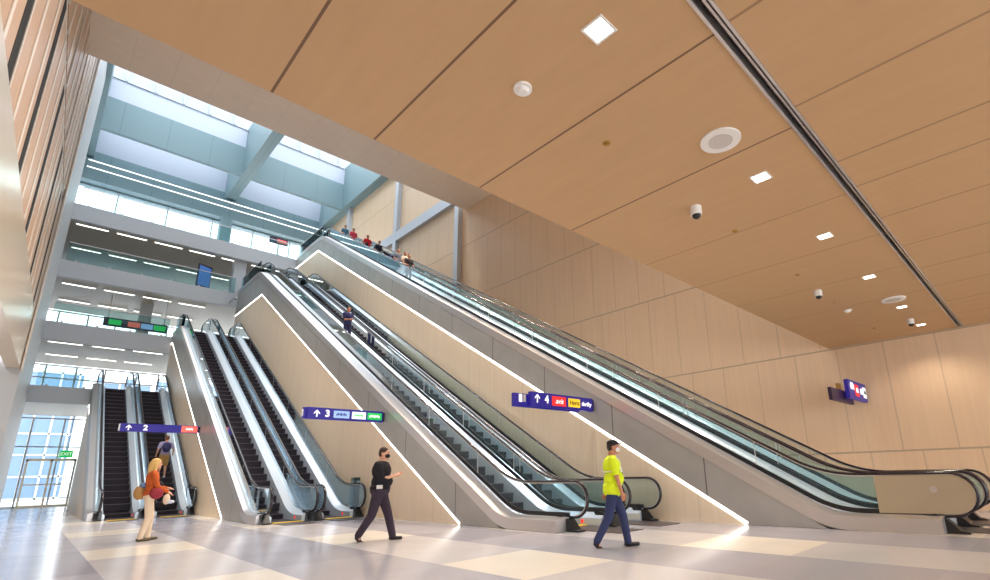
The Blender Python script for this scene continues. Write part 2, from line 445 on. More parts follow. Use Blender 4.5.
for k in range(10):
    x = .4+k*1.65
    if 7.6 < x < 9.2: continue
    bm = BM(); box(bm, x-.05, x+.05, 34, 41.7, 29.3, 29.45); rod(bm, (x, 41.6, 28.45), (x, 41.6, 29.4), .06); obj('bar', bm, M['post'], t)
t = thing('skylight_bars', 'short dark glazing bars under the rear skylight', 'skylight', (0, 0, 0))
for k in range(10):
    x = .9+k*1.6
    if 7.6 < x < 9.2: continue
    bm = BM(); box(bm, x-.03, x+.03, 42.2, 47, 29.3, 29.4); cyl(bm, (x, 46.9, 27.6), .12, .5); obj('bar', bm, M['post'], t)

# steel posts and girt on the right wall
for y in (24.25, 32.3, 41.1):
    struct('column_steel', box(BM(), XW-.32, XW, y-.22, y+.22, 0, ROOF if y > 24.5 else 17.9), M['post'])
struct('trim_girt', box(BM(), XW-.3, XW, 24.45, 36, 18.0, 18.75), M['post'])

# ------------------------------------------------------------------ escalators
STEP = BM()
box(STEP, -.405, .405, 0, .405, -.23, -.012, 0)
box(STEP, -.405, .405, -.006, .4, -.012, 0, 0)
box(STEP, -.405, .405, -.012, .02, -.012, .004, 1)
step_me = bpy.data.meshes.new('step'); bmesh.ops.recalc_face_normals(STEP, faces=STEP.faces); STEP.to_mesh(step_me); STEP.free()
step_me.materials.append(M['step']); step_me.materials.append(M['nose'])

def escalator(label, gL, yin, y0, rise, XL=None, newel=False, pale=False):
    gR = gL+1.22; yt = y0+rise/T; ye = min(YS-.02, yt+2.0)
    t = thing('escalator', label, 'escalator', (gL+.61, y0, 0), 0, None)
    t['group'] = 'escalators climbing to the far galleries'
    ox, oy = gL+.61, y0
    def put(name, bm, m, **k):
        for v in bm.verts: v.co.x -= ox; v.co.y -= oy
        return obj(name, bm, m, t, **k)
    base = [(yin+.22, 0), (y0, 0), (yt, rise), (yt+2.0, rise)]
    for s, gx in ((1, gL), (-1, gR)):
        # deck: inner skirt, top and outer side; s points to the steps
        pth = fillet(base, (2.2, 2.2))
        inner, outer = gx+s*.2, gx-s*.1
        prof = [(outer, .0), (outer, .24), (gx-s*.03, .285), (gx+s*.03, .285), (gx+s*.13, .22), (inner, .17), (inner, -.3), (outer, -.3)]
        bm = sweep(BM(), pth, prof)
        for v in bm.verts: v.co.z = max(v.co.z, .004) if v.co.y < y0+1.5 else v.co.z
        put('deck', bm, M['skirt'], smooth=False)
        # handrail loop
        c0 = Vector((yin+.06, .64)); R = .36; ct = Vector((yt+1.9, rise+.64))
        hp = [c0+Vector((.30, -.37))]
        hp += [c0+R*Vector((math.cos(a), math.sin(a))) for a in [PI*1.5-PI*k/12 for k in range(13)]]
        mid = fillet([(c0.x, 1.0), (y0+.05, 1.0), (yt+.05, rise+1.0), (ct.x, rise+1.0)], (2.4, 2.4), 10)
        hp += mid[1:-1]
        hp += [ct+R*Vector((math.cos(a), math.sin(a))) for a in [PI/2-PI*k/12 for k in range(13)]]
        hp += [ct+Vector((-.30, -.37))]
        pr = [(gx+.04*math.cos(a), .026*math.sin(a)) for a in [2*PI*k/10 for k in range(10)]]
        put('handrail', sweep(BM(), hp, pr), M['rubber'], smooth=True)
        put('handrail_guide', sweep(BM(), hp[1:-1], [(gx-.014, -.045), (gx+.014, -.045), (gx+.014, -.024), (gx-.014, -.024)]), M['steel'])
        # glass between deck and handrail, rounded at both ends
        gp = fillet([(c0.x, .965), (y0+.05, .965), (yt+.05, rise+.965), (ct.x, rise+.965)], (2.4, 2.4), 10)
        lo = []
        for p in gp:
            y = p.x
            lo.append(Vector((y, (0 if y < y0 else min(rise, (y-y0)*T))+.285 + (.05 if y0-.5 < y < y0+.5 else 0))))
        bm = BM()
        polyt = [c0+.335*Vector((math.cos(a), math.sin(a))) for a in [PI*1.5-PI*k/10 for k in range(11)]]
        polye = [ct+.335*Vector((math.cos(a), math.sin(a))) for a in [PI/2-PI*k/10 for k in range(11)]]
        def plate(top, bot):
            for i in range(len(top)-1):
                q = [bot[i], bot[i+1], top[i+1], top[i]]
                a = [bm.verts.new((gx-.006, p.x, p.y)) for p in q]; b = [bm.verts.new((gx+.006, p.x, p.y)) for p in q]
                bm.faces.new(a); bm.faces.new(b[::-1])
        plate(gp, lo)
        a = [bm.verts.new((gx-.006, p.x, p.y)) for p in polyt]; bm.faces.new(a)
        a = [bm.verts.new((gx+.006, p.x, p.y)) for p in polyt]; bm.faces.new(a)
        a = [bm.verts.new((gx-.006, p.x, p.y)) for p in polye]; bm.faces.new(a)
        a = [bm.verts.new((gx+.006, p.x, p.y)) for p in polye]; bm.faces.new(a)
        put('glass_balustrade', bm, M['sheen_glass' if pale else 'glass'])
        if not pale: put('glazing_gasket', sweep(BM(), pth, [(gx-.018, .28), (gx+.018, .28), (gx+.018, .37), (gx-.018, .37)]), M['black'])
        # seams between glass sheets
        y = y0+1.4
        while y < yt-.5:
            z = (y-y0)*T; put('glass_joint', box(BM(), gx-.008, gx+.008, y-.008, y+.008, z+.3, z+.96), M['frame']); y += 2.4
        # inlet at both newels
        prism_pts = [(yin+.3, .005), (yin+.5, .29), (yin+.34, .315), (yin+.2, .25), (yin+.02, .05), (yin-.1, .03), (yin-.1, .005)]
        put('handrail_inlet', prism(BM(), prism_pts, gx-.115, gx+.115), M['black'])
        if newel and s == 1:
            top = [c0+.33*Vector((math.cos(a), math.sin(a))) for a in [PI*1.5-PI*k/10 for k in range(11)]]
            pts = [(p.x, p.y) for p in top] + [(yin+1.2, .965), (yin+1.2, .3)]
            q = put('newel_panel', prism(BM(), pts, gx-.03, gx-.008), M['warmsteel'])
            bm = BM(); cyl(bm, (gx-.04, yin+.3, .72), .055, .03, axis='x'); put('key_switch', bm, M['steel'])
        bm = BM(); box(bm, gx+s*.2, gx+s*.215, yin+.75, yin+.82, .06, .13); put('stop_button', bm, M['red'])
    # steps
    n = int(rise/.2309)
    for k in range(-3, n+3):
        z = .2309*k; z = 0.0 if z <= 0 else z
        if z < .24 and z > 0: z = .15
        z = min(z, rise)
        o = bpy.data.objects.new('step', step_me); link(o, t); o.location = (0, k*.4, z+.012)
    bm = BM(); box(bm, gL+.21, gR-.21, yin-.9, y0-1.35, .002, .012); put('landing_plate', bm, M['plate'])
    bm = BM(); box(bm, gL+.215, gR-.215, y0-1.38, y0-1.2, .012, .03); put('comb', bm, M['yellow'])
    bm = BM(); box(bm, gL+.21, gR-.21, yt+1.25, ye, rise-.06, rise+.012); put('landing_plate', bm, M['plate'])
    # truss below
    pts = [(y0+.7, .01), (yt, rise-.42), (ye, rise-.42), (ye, rise-.98), (yt+.3, rise-.98), (y0+1.9, .01)]
    put('truss', prism(BM(), pts, gL-.1, gR+.1), M['clad'])
    return t

def pair(n, gL, yin, y0, rise, XL, yl, za, newel=False):
    words = {1: ('second floor, with the sign numbered 2 in front', 'leftmost pair'), 2: ('third floor', 'second pair from the left'),
             3: ('fourth floor', 'third pair from the left'), 4: ('fifth floor', 'rightmost pair, along the tan wall')}[n]
    a = escalator('left hand escalator of the %s, rising to the %s' % (words[1], words[0].split(',')[0]), gL, yin, y0, rise, XL, newel, n < 3)
    b = escalator('right hand escalator of the %s, rising to the %s' % (words[1], words[0].split(',')[0]), gL+1.44, yin, y0, rise, pale=n < 3)
    yt = y0+rise/T
    ya = yl+za/T
    # grey side cladding and steel trim belong to the left escalator
    ox, oy = a.location.x, a.location.y
    def put(name, bm, m):
        for v in bm.verts: v.co.x -= ox; v.co.y -= oy
        return obj(name, bm, m, a)
    put('side_cladding', prism(BM(), [(y0, .004), (yt, rise), (YS-.01, rise), (YS-.01, za), (ya, za), (yl, .004)], XL, XL+.06), M['clad'])
    pth = fillet([(yin+.22, 0), (y0, 0), (yt, rise), (YS-.01, rise)], (1.6, 1.6))
    bm = sweep(BM(), pth, [(XL-.015, .0), (XL-.015, .24), (gL-.09, .29), (gL-.09, .0)])
    for v in bm.verts: v.co.z = max(v.co.z, .004)
    put('steel_trim', bm, M['steel'])
    bm = BM(); x = BM()
    struct('wall_beneath_escalators', prism(BM(), [(yl, 0), (ya, za), (YS, za), (YS, 0)], XL+.015, XL+.1), M['tan'])
    bm = BM(); w = .07 if n == 4 else .046
    if n == 1: yl, z0 = ya-1.0, za-1.0*T
    else: z0 = .03
    bar(bm, (XL+.004, yl, z0), (XL+.004, ya, za), .03, w); bar(bm, (XL+.004, ya-.03, za), (XL+.004, YS-.02, za), .03, w)
    o = obj('light_line', bm, M['led'])
    tag(o, 'bright light line edging the tan wall under the %s of escalators' % words[1].split(',')[0], 'light line')
    # landing between the escalators' heads and the gallery
    if yt+2.0 < YS:
        struct('floor_landing', box(BM(), XL+.1, gL+2.8, yt+2.05, YS, rise-.7, rise), M['conc'])
        t = thing('glass_guard', 'short glass guard at the head of the %s' % words[1].split(',')[0], 'guard rail', (XL+.12, 0, rise))
        obj('glass_sheet', box(BM(), -.01, .01, yt+.4, YS, .3, 1.05), M['railglass'], t)
        bm = BM(); rod(bm, (0, yt+.4, 1.08), (0, YS, 1.08), .028); obj('top_rail', bm, M['steel'], t)
    return a, b
E1 = pair(1, 1.96, 23.8, 24.7, LV[1], 1.72, 26.2, 5.15)
E2 = pair(2, 4.88, 16.1, 17.5, LV[2], 4.7, 19.9, 9.0)
E3 = pair(3, 8.11, 7.4, 9.4, LV[3], 7.7, 10.95, 11.35)
E4 = pair(4, 11.3, 1.47, 3.5, LV[4], 10.93, 5.09, 15.5, True)

# small glass barrier beside the second pair
t = thing('glass_barrier', 'small frameless glass barrier on two clamps beside the right hand newel of the second pair', 'barrier', (7.63, 16.75, 0), PI/2)
obj('glass_sheet', box(BM(), -.32, .32, -.01, .01, .05, 1.2), M['railglass'], t)
for x in (-.2, .2):
    obj('clamp', box(BM(), x-.05, x+.05, -.04, .04, 0, .16), M['steel'], t); bm = BM(); cyl(bm, (x, 0, 1.05), .045, .06, axis='y'); obj('clamp', bm, M['steel'], t)

# ------------------------------------------------------------------ hanging signs
def wall_sign(label, xr, y, z, w, h=.3):
    t = thing('wayfinding_sign', label, 'sign', (xr, y, z), 0)
    t['group'] = 'navy escalator direction signs'
    obj('panel', box(BM(), -w, -.06, -.05, .05, -h/2, h/2), M['navy'], t)
    obj('bracket', box(BM(), -.08, .012, -.03, .03, -h/2+.03, h/2-.03), M['signdark'], t)
    return t
R_ = (PI/2, 0, 0)
def arrow(t, x, h=.2, y=-.056, z=0):
    bm = BM()
    box(bm, x-.018, x+.018, y, y+.006, z-h/2, z+h/2-.02)
    for s in (-1, 1):
        q = [(x, z+h/2), (x+s*.085, z+h/2-.085), (x+s*.085, z+h/2-.125), (x, z+h/2-.045)]
        a = [bm.verts.new((px, y, pz)) for px, pz in q]; b = [bm.verts.new((px, y+.006, pz)) for px, pz in q]
        bm.faces.new(a); bm.faces.new(b[::-1])
        for i in range(4): bm.faces.new((a[i], a[(i+1)%4], b[(i+1)%4], b[i]))
    obj('arrow', bm, M['signwhite'], t)
def logo(t, x0, x1, k, h=.2, z=0): return obj('colour_box', box(BM(), x0, x1, -.062, -.05, z-h/2, z+h/2), M[k], t)
def dashes(t, x0, x1, k, z=0, h=.05):                # illegible wording, built as a row of small strokes
    bm = BM(); n = 7
    for i in range(n):
        x = x0+(x1-x0)*i/n; box(bm, x, x+(x1-x0)/n*.7, -.07, -.062, z-h*(.5+.3*(i % 3 == 0)), z+h*(.5+.4*(i % 2)))
    obj('wording', bm, M[k], t)

s = wall_sign('long navy sign with arrow, number 2 and a coral box, hanging before the leftmost escalators', 4.69, 25.0, 3.25, 2.5, .3)
arrow(s, -2.25); text('2', .28, s, M['signwhite'], (-1.75, -.056, 0), R_, bold=.008); logo(s, -.62, -.08, 'signcoral', .26); dashes(s, -.47, -.22, 'signwhite', 0, .06)
obj('end_cap', box(BM(), -2.54, -2.5, -.045, .045, -.13, .13), M['white'], s)
s = wall_sign('navy sign with arrow, number 3 and blue, white and green boxes', 7.69, 15.2, 3.02, 2.35, .34)
arrow(s, -2.08, .2); text('3', .27, s, M['signwhite'], (-1.78, -.056, 0), R_, bold=.008)
logo(s, -1.6, -1.13, 'signblue', .21); dashes(s, -1.52, -1.21, 'navy', 0, .05)
logo(s, -1.05, -.62, 'signwhite', .21); dashes(s, -.98, -.7, 'signgreen', 0, .05)
logo(s, -.56, -.1, 'signgreen', .21); dashes(s, -.5, -.16, 'signwhite', 0, .05)
obj('back_plate', box(BM(), -2.44, -.3, .0, .09, -.16, .16), M['navy'], s); obj('end_cap', box(BM(), -2.47, -2.44, 0, .08, -.1, .1), M['white'], s)

def rental_sign(label, xr, y, z):
    s = wall_sign(label, xr, y, z, 2.42, .36)
    arrow(s, -2.2, .22, z=.02); text('4', .27, s, M['signwhite'], (-1.87, -.056, .01), R_, bold=.008)
    logo(s, -1.68, -1.16, 'signred', .25); text('avis', .2, s, M['signwhite'], (-1.42, -.068, .0), R_, shear=.35)
    logo(s, -1.06, -.6, 'signyellow', .23); text('Hertz', .165, s, M['black'], (-.83, -.068, 0), R_, shear=.2)
    text('thrifty', .165, s, M['signwhite'], (-.33, -.056, 0), R_, shear=.1, bold=.002)
    obj('back_plate', box(BM(), -2.88, -.5, .06, .15, -.21, .12), M['navy'], s)
    obj('pictogram', box(BM(), -2.72, -2.62, .052, .06, -.09, .1), M['signwhite'], s); obj('pictogram', box(BM(), -2.58, -2.5, .052, .06, -.08, .1), M['grille'], s)
    return s
rental_sign('navy sign with number 4 and red, yellow and white rental names on the grey cladding', 10.92, 9.23, 2.98)
s = wall_sign('dark navy two plate sign with red and white boxes fixed to the tan right wall', XW-.02, 3.75, 3.12, 1.75, .5)
dashes(s, -1.62, -1.3, 'signwhite', .08, .12); logo(s, -1.2, -.85, 'signred', .32); dashes(s, -1.12, -.93, 'signwhite', 0, .08); dashes(s, -.72, -.5, 'signwhite', 0, .1); logo(s, -.42, -.14, 'signwhite', .3); dashes(s, -.36, -.2, 'black', 0, .06)
obj('back_plate', box(BM(), -2.75, -.9, .1, .18, -.36, -.04), M['signdark'], s); obj('pictogram', box(BM(), -2.1, -1.85, .1, .16, -.04, .12), M['brass'], s)

# ------------------------------------------------------------------ ceiling fittings
def downlight(x, y, label):
    t = thing('downlight', label, 'ceiling light', (x, y, ZC)); t['group'] = 'square downlights in the tan ceiling'
    a = .085; bm = BM()
    box(bm, -a-.02, a+.02, -a-.02, -a, -.008, 0); box(bm, -a-.02, a+.02, a, a+.02, -.008, 0); box(bm, -a-.02, -a, -a, a, -.008, 0); box(bm, a, a+.02, -a, a, -.008, 0)
    obj('frame', bm, M['white'], t); obj('lens', box(BM(), -a, a, -a, a, -.004, 0), M['lamp'], t)
    l = bpy.data.lights.new('downlight_lamp', 'SPOT'); l.energy = 85; l.spot_size = math.radians(130); l.spot_blend = .7; l.color = (1, .86, .7); l.shadow_soft_size = .1
    o = bpy.data.objects.new('downlight_lamp', l); o.location = (0, 0, -.03); link(o, t)
DL = [(2.63, 1.97, 'nearest and largest square downlight in the tan ceiling'), (5.69, 1.95, 'second square downlight, beside the second round speaker side of the slot'),
      (8.5, 1.95, 'third square downlight along the ceiling slot'), (11.0, 1.93, 'fourth square downlight along the ceiling slot'), (13.3, 1.9, 'fifth square downlight along the ceiling slot'), (15.3, 1.9, 'square downlight nearest the tan right wall')]
DL[1] = (5.69, 1.95, 'second square downlight, just beyond the large round speaker')
DL = [(2.62, 1.97, DL[0][2]), (5.68, 1.96, DL[1][2]), (8.03, 1.96, DL[2][2]), (10.56, 1.96, DL[3][2]), (13.3, 1.96, DL[4][2]), (15.5, 1.96, DL[5][2])]
for d in DL: downlight(*d)

def speaker(x, y, label, r=.21):
    t = thing('ceiling_speaker', label, 'speaker', (x, y, ZC))
    bm = BM(); cyl(bm, (0, 0, -.01), r, .02, 32); obj('rim', bm, M['white'], t)
    bm = BM(); cyl(bm, (0, 0, -.022), r*.6, .006, 32); obj('grille', bm, M['grille'], t)
speaker(4.64, 1.96, 'large round white ceiling speaker with grey grille near the camera')
speaker(12.5, 1.4+.56, 'far round white ceiling speaker near the right wall end of the slot', .23)
def detector(x, y, label):
    t = thing('smoke_detector', label, 'smoke detector', (x, y, ZC))
    bm = BM(); cyl(bm, (0, 0, -.012), .085, .024, 28); obj('base', bm, M['white'], t)
    bm = BM(); cyl(bm, (0, 0, -.04), .045, .035, 24, .06); obj('sensor', bm, M['white'], t)
detector(2.6, 2.86, 'round white smoke detector in the tan ceiling above the camera')
detector(12.6, 2.88, 'far round white smoke detector near the right end of the tan ceiling')
def dome(x, y, z, label):
    t = thing('dome_camera', label, 'security camera', (x, y, z))
    bm = BM(); cyl(bm, (0, 0, -.057), .075, .13, 24); obj('housing', bm, M['white'], t)
    bm = BM(); sph(bm, (0, 0, -.12), .06); obj('dome', bm, M['black'], t, smooth=True)
dome(5.74, 2.88, ZC, 'nearest dome camera under the tan ceiling, past the large speaker')
dome(10.64, 2.9, ZC, 'middle dome camera under the tan ceiling')
dome(14.7, 2.05, ZC, 'farthest dome camera under the tan ceiling by the right wall')
dome(7.3, 34.5, 12.15, 'black dome camera by the pale landing left of the third pair of escalators')
struct('trim_camera_arm', box(BM(), 7.26, 7.34, 34.46, 35.99, 12.15, 12.22), M['post'])
for i, (x, y) in enumerate([(3.79, 2.84), (6.83, 2.84), (9.4, 2.86), (11.73, 2.88), (14.89, 2.88)]):
    t = thing('sprinkler_cap', ['nearest', 'second', 'third', 'fourth', 'farthest'][i]+' small round brass sprinkler cap in the tan ceiling', 'sprinkler', (x, y, ZC))
    t['group'] = 'brass sprinkler caps in the tan ceiling'
    bm = BM(); cyl(bm, (0, 0, -.003), .042, .014, 20); obj('cap', bm, M['brass'], t)
    bm = BM(); cyl(bm, (0, 0, -.016), .02, .01, 12); obj('pin', bm, M['brass'], t)

# warm wall washers in the upper soffit; added unseen fill for floor and walls
def spot(loc, tilt, e, ang, c):
    l = bpy.data.lights.new('unseen_lamp', 'SPOT'); l.energy = e; l.spot_size = math.radians(ang); l.spot_blend = .8; l.color = c; l.shadow_soft_size = .25
    o = bpy.data.objects.new('unseen_lamp', l); o.location = loc; o.rotation_euler = tilt; COL.objects.link(o)
for y in (6.5, 10, 13.5, 17, 20.5): spot((13.6, y, 17.1), (0, math.radians(28), 0), 2000, 100, (1, .80, .60))
for y in (8, 14, 20):
    for x in (3, 8): spot((x, y, 17.1), (0, 0, 0), 800, 120, (.95, .97, 1))  # downward spots added to brighten atrium floor and walls
for x in (-4, 0, 4, 8, 12, 15.5): spot((x, -3.2, 4.55), (0, 0, 0), 85, 140, (1, .92, .82))  # added fill behind the camera, brightening the floor
for x in (-4, -.5): spot((x, 1.96, 4.55), (0, 0, 0), 60, 140, (1, .95, .88))

# ------------------------------------------------------------------ people
SK = {'light': mat('fair skin', (226, 172, 142), .5), 'tan': mat('tan skin', (190, 128, 98), .5), 'dark': mat('brown skin', (120, 78, 60), .5)}
CL = {}
def cloth(n, rgb, rough=.85):
    if n not in CL: CL[n] = mat(n, rgb, rough)
    return CL[n]

def cap_(bm, a, b, ra, rb, seg=14):                  # tapered capsule
    a = Vector(a); b = Vector(b); rod(bm, a, b, ra, seg, rb)
    for p, q in ((a, ra), (b, rb)): bmesh.ops.create_icosphere(bm, subdivisions=2, radius=q, matrix=Matrix.Translation(p))
def ell(bm, p, r): bmesh.ops.create_icosphere(bm, subdivisions=3, radius=1, matrix=Matrix.Translation(Vector(p)) @ Matrix.Diagonal((*r, 1)))

def fuse(name, bm, m, parent, vox):                   # one continuous skin from overlapping volumes
    me = bpy.data.meshes.new(name); bm.to_mesh(me); bm.free()
    o = bpy.data.objects.new('tmp', me); COL.objects.link(o)
    r = o.modifiers.new('r', 'REMESH'); r.mode = 'VOXEL'; r.voxel_size = vox; r.use_smooth_shade = True
    s = o.modifiers.new('s', 'SMOOTH'); s.factor = .5; s.iterations = 4
    dg = bpy.context.evaluated_depsgraph_get(); dg.update()
    out = bpy.data.meshes.new_from_object(o.evaluated_get(dg)); out.name = name
    bpy.data.objects.remove(o); out.materials.clear(); out.materials.append(m)
    for p in out.polygons: p.use_smooth = True
    return link(bpy.data.objects.new(name, out), parent)

def ik(a, b, l1, l2, hint):
    a = Vector(a); b = Vector(b); d = b-a; L = min(d.length, (l1+l2)*.999); dn = d.normalized()
    x = (l1*l1-l2*l2+L*L)/(2*L); h = math.sqrt(max(0, l1*l1-x*x))
    hv = Vector(hint); hv = (hv-dn*hv.dot(dn)).normalized()
    return a+dn*x+hv*h, a+dn*L

def person(label, loc, heading, height, feet, hands, skin, shirt, pants, hair, vox=.012, shorts=False, sleeve='short', bulk=1.0,
           mask=None, capc=None, hairlen=0, shoe=(30, 26, 28), lean=0., turn=0., hat=None, fem=False, belt=None, group=None, pelvis=None, untucked=False):
    """local frame: +x forward, +y left; feet/hands = left, right (x,y,z)[, heel lift]"""
    t = thing('person', label, 'person', loc, heading, group); k = height/1.75; t.scale = (k, k, k)
    sk = SK[skin]; pz = pelvis or .955
    P = Vector((0, 0, pz)); hipw = .085*(1.05 if fem else 1); shw = (.165 if fem else .185)*(.5+.5*bulk)
    up = Vector((math.sin(lean), 0, math.cos(lean)))
    W = P+up*.14; Cc = P+up*.36; N = P+up*.53; Sh = P+up*.475
    Hd = N+up*.155+Vector((.025, 0, 0))
    fingers = vox < .014
    skinbm = BM(); sh = BM(); pt = BM(); shoe_mat = cloth('shoe_%d_%d_%d' % shoe, shoe, .5)
    # head with face
    rot = Matrix.Translation(Hd) @ Matrix.Rotation(turn, 4, 'Z')
    def hp(x, y, z): return rot @ Vector((x, y, z))
    ell(skinbm, Hd+Vector((0, 0, .02)), (.093, .074, .098)); ell(skinbm, hp(.022, 0, -.05), (.068, .058, .07))
    cap_(skinbm, hp(.088, 0, .015), hp(.108, 0, -.02), .011, .016); ell(skinbm, hp(.085, 0, -.062), (.014, .024, .008)); ell(skinbm, hp(.07, 0, -.1), (.026, .026, .02))
    for s in (-1, 1): ell(skinbm, hp(-.005, s*.076, -.01), (.022, .011, .034))
    cap_(skinbm, N-up*.06, N+up*.1, .06*bulk**.5, .055)
    # torso
    a = .105*bulk
    for bmx, e in ((skinbm, 0.), (sh, .014)):
        ell(bmx, Cc, (a+.012+e, .158*(.5+.5*bulk)+e, .185+e)); ell(bmx, W, (a*(.9 if fem else 1)+e, (.125 if fem else .142)*bulk+e, .16+e))
        cap_(bmx, Sh+Vector((0, shw-.02, 0)), Sh+Vector((0, -shw+.02, 0)), .055+e, .055+e); ell(bmx, Sh+up*.02, (.07+e, .1+e, .05))
        if bulk > 1.1: ell(bmx, W+Vector((.045, 0, .02)), (.115*bulk+e, .13*bulk+e, .14+e))
    ell(sh, P+Vector((0, 0, .035)), (a+.03, .158*bulk+.012, .1))
    if untucked: ell(sh, P-Vector((0, 0, .03)), (.122*bulk+.014, .162*bulk+.014, .13))
    ell(skinbm, P, (.105*bulk, .15*bulk, .11))
    ell(pt, P-Vector((0, 0, .01)), (.122*bulk, .162*bulk, .125))
    # legs
    for i, s in ((0, 1), (1, -1)):
        f = feet[i]; lift = f[3] if len(f) > 3 else 0.
        hip = P+Vector((0, s*hipw, -.04)); an = Vector((f[0], f[1], f[2]+.085))
        kn, an = ik(hip, an, .43, .41, (1, 0, .1))
        cap_(skinbm, hip, kn, .078, .052); cap_(skinbm, kn, an, .05, .036); cap_(skinbm, kn+(an-kn)*.12-Vector((.012, 0, 0)), kn+(an-kn)*.45-Vector((.012, 0, 0)), .05, .046)
        b2 = bulk**.5
        if shorts: cap_(pt, hip, hip+(kn-hip)*.88, .098*b2, .08*b2)
        else:
            cap_(pt, hip, kn, .095*b2, .068*b2); cap_(pt, kn, an+(an-kn)*.02, .067*b2, .056*b2)
        d = Vector((math.cos(lift), 0, -math.sin(lift)))
        heel = an+Vector((-.035, 0, -.05))-Vector((0, 0, 0)); toe = heel+d*.2
        cap_(skinbm, an, heel+d*.08, .036, .035)
        so = BM(); cap_(so, heel, toe, .038, .034); ell(so, heel+d*.14, (.075, .045, .034)); cap_(so, an-Vector((0, 0, .02)), heel+d*.05, .043, .04); fuse('shoe', so, shoe_mat, t, vox)
    # arms and hands
    for i, s in ((0, 1), (1, -1)):
        shd = Sh+Vector((0, s*shw, -.01)); el, wr = ik(shd, hands[i], .28, .25, (-1, s*.35, -.4))
        cap_(skinbm, shd, el, .047*bulk**.5, .038); cap_(skinbm, el, wr, .038, .026)
        if sleeve == 'short': cap_(sh, shd, shd+(el-shd)*.72, .064*bulk**.5, .06*bulk**.5)
        else:
            cap_(sh, shd, el, .062, .052); cap_(sh, el, wr-(wr-el)*.06, .052, .04)
        d = (wr-el).normalized(); side = Vector((0, 1, 0)) if abs(d.z) < .6 else Vector((1, 0, 0)); side = (side-d*side.dot(d)).normalized(); nrm = d.cross(side)
        palm = wr+d*.075; cap_(skinbm, wr, palm, .026, .028); cap_(skinbm, palm+side*.02, palm-side*.02, .02, .02)
        if fingers:
            curl = nrm*(-1 if nrm.x*(1)+nrm.y*-s*.5 > 0 else 1)
            for q, ln in ((-.03, .055), (-.01, .07), (.011, .066), (.031, .058)):
                b0 = palm+side*q+d*.008; b1 = b0+d*ln*.55; b2_ = b1+d*ln*.4+curl*ln*.3
                cap_(skinbm, b0, b1, .0095, .009, 8); cap_(skinbm, b1, b2_, .009, .0075, 8)
            th = wr+d*.03+side*.026; cap_(skinbm, th, th+side*.025+d*.03, .011, .0105, 8); cap_(skinbm, th+side*.025+d*.03, th+side*.028+d*.058+curl*.01, .0105, .009, 8)
    body = fuse('body', skinbm, sk, t, vox*.8 if fingers else vox)
    fuse('shirt', sh, shirt, t, vox); fuse('shorts' if shorts else 'trousers', pt, pants, t, vox)
    for s in (-1, 1):
        bm = BM(); sph(bm, hp(.086, s*.032, .018), .0095); e = obj('eye', bm, M['black'], body, smooth=True)
    hb = BM()
    if hair is not None:
        ell(hb, hp(-.012, 0, .045), (.094, .083, .088)); ell(hb, hp(-.045, 0, .005), (.062, .078, .085))
        if hairlen: 
            cap_(hb, hp(-.05, 0, 0), hp(-.07, 0, -hairlen), .085, .07); cap_(hb, hp(-.01, .055, 0), hp(-.02, .07, -hairlen), .045, .035); cap_(hb, hp(-.01, -.055, 0), hp(-.02, -.07, -hairlen), .045, .035)
        fuse('hair', hb, cloth('hair_%d_%d_%d' % hair, hair, .7), t, vox)
    else: hb.free()
    if capc:
        bm = BM(); ell(bm, hp(-.005, 0, .068), (.103, .09, .062)); ell(bm, hp(.1, 0, .055), (.075, .07, .012)); fuse('cap', bm, cloth('cap', capc), t, vox)
    if mask:
        bm = BM(); ell(bm, hp(.06, 0, -.045), (.062, .062, .05)); fuse('face_mask', bm, cloth('mask_%d' % mask[0], mask), t, vox)
    if belt:
        bm = BM(); ell(bm, P+Vector((0, 0, .075)), (.118*bulk+.012, .158*bulk+.012, .024)); fuse('belt', bm, cloth('belt', belt, .5), t, .01)
    return t

RGT = math.atan2(-math.sin(math.radians(45.9)), math.cos(math.radians(45.9)))   # heading of "to the right" past the camera

# worker in the yellow shirt, walking to the right
y_ = person('person in bright yellow high visibility shirt, black cap and jeans walking right', (6.88, 5.47, 0), RGT, 1.71,
    [(.22, .06, 0), (-.30, -.06, .03, .75)], [(-.12, .24, .82), (.14, -.25, .80)], 'tan', cloth('hi vis yellow', (222, 246, 20), .7), cloth('blue denim', (46, 56, 96)),
    (40, 32, 30), vox=.011, bulk=1.25, pelvis=.93, mask=(240, 240, 240), capc=(26, 22, 28), lean=.03, untucked=True)
bm = BM(); ell(bm, (.018, 0, 1.205), (.178, .2, .022)); fuse('reflective_band', bm, cloth('reflective silver', (214, 216, 206), .4), y_, .009)
for s in (-1, 1):
    bm = BM(); cap_(bm, (.165, s*.085, 1.2), (.085, s*.1, 1.44), .02, .02); fuse('reflective_band', bm, CL['reflective silver'], y_, .009)
bm = BM(); rod(bm, (.085, .03, 1.45), (.185, .02, 1.2), .006); rod(bm, (.085, -.03, 1.45), (.185, .02, 1.2), .006); box(bm, .17, .19, -.01, .05, 1.12, 1.2); obj('lanyard', bm, M['black'], y_)
# heavy man in black
b_ = person('person in black polo shirt, black mask and dark trousers walking right with hands raised', (4.99, 9.83, 0), RGT, 1.79,
    [(.27, .06, 0), (-.33, -.07, .04, .8)], [(.27, .05, 1.2), (.29, -.06, 1.18)], 'light', cloth('black polo', (22, 20, 30)), cloth('dark plum trousers', (58, 46, 62)),
    (60, 44, 38), vox=.012, bulk=1.48, pelvis=.925, mask=(24, 24, 30), belt=(20, 20, 24), lean=.02)
bm = BM(); box(bm, .02, .13, -.262, -.24, .95, 1.02); obj('belt_pouch', bm, M['white'], b_)
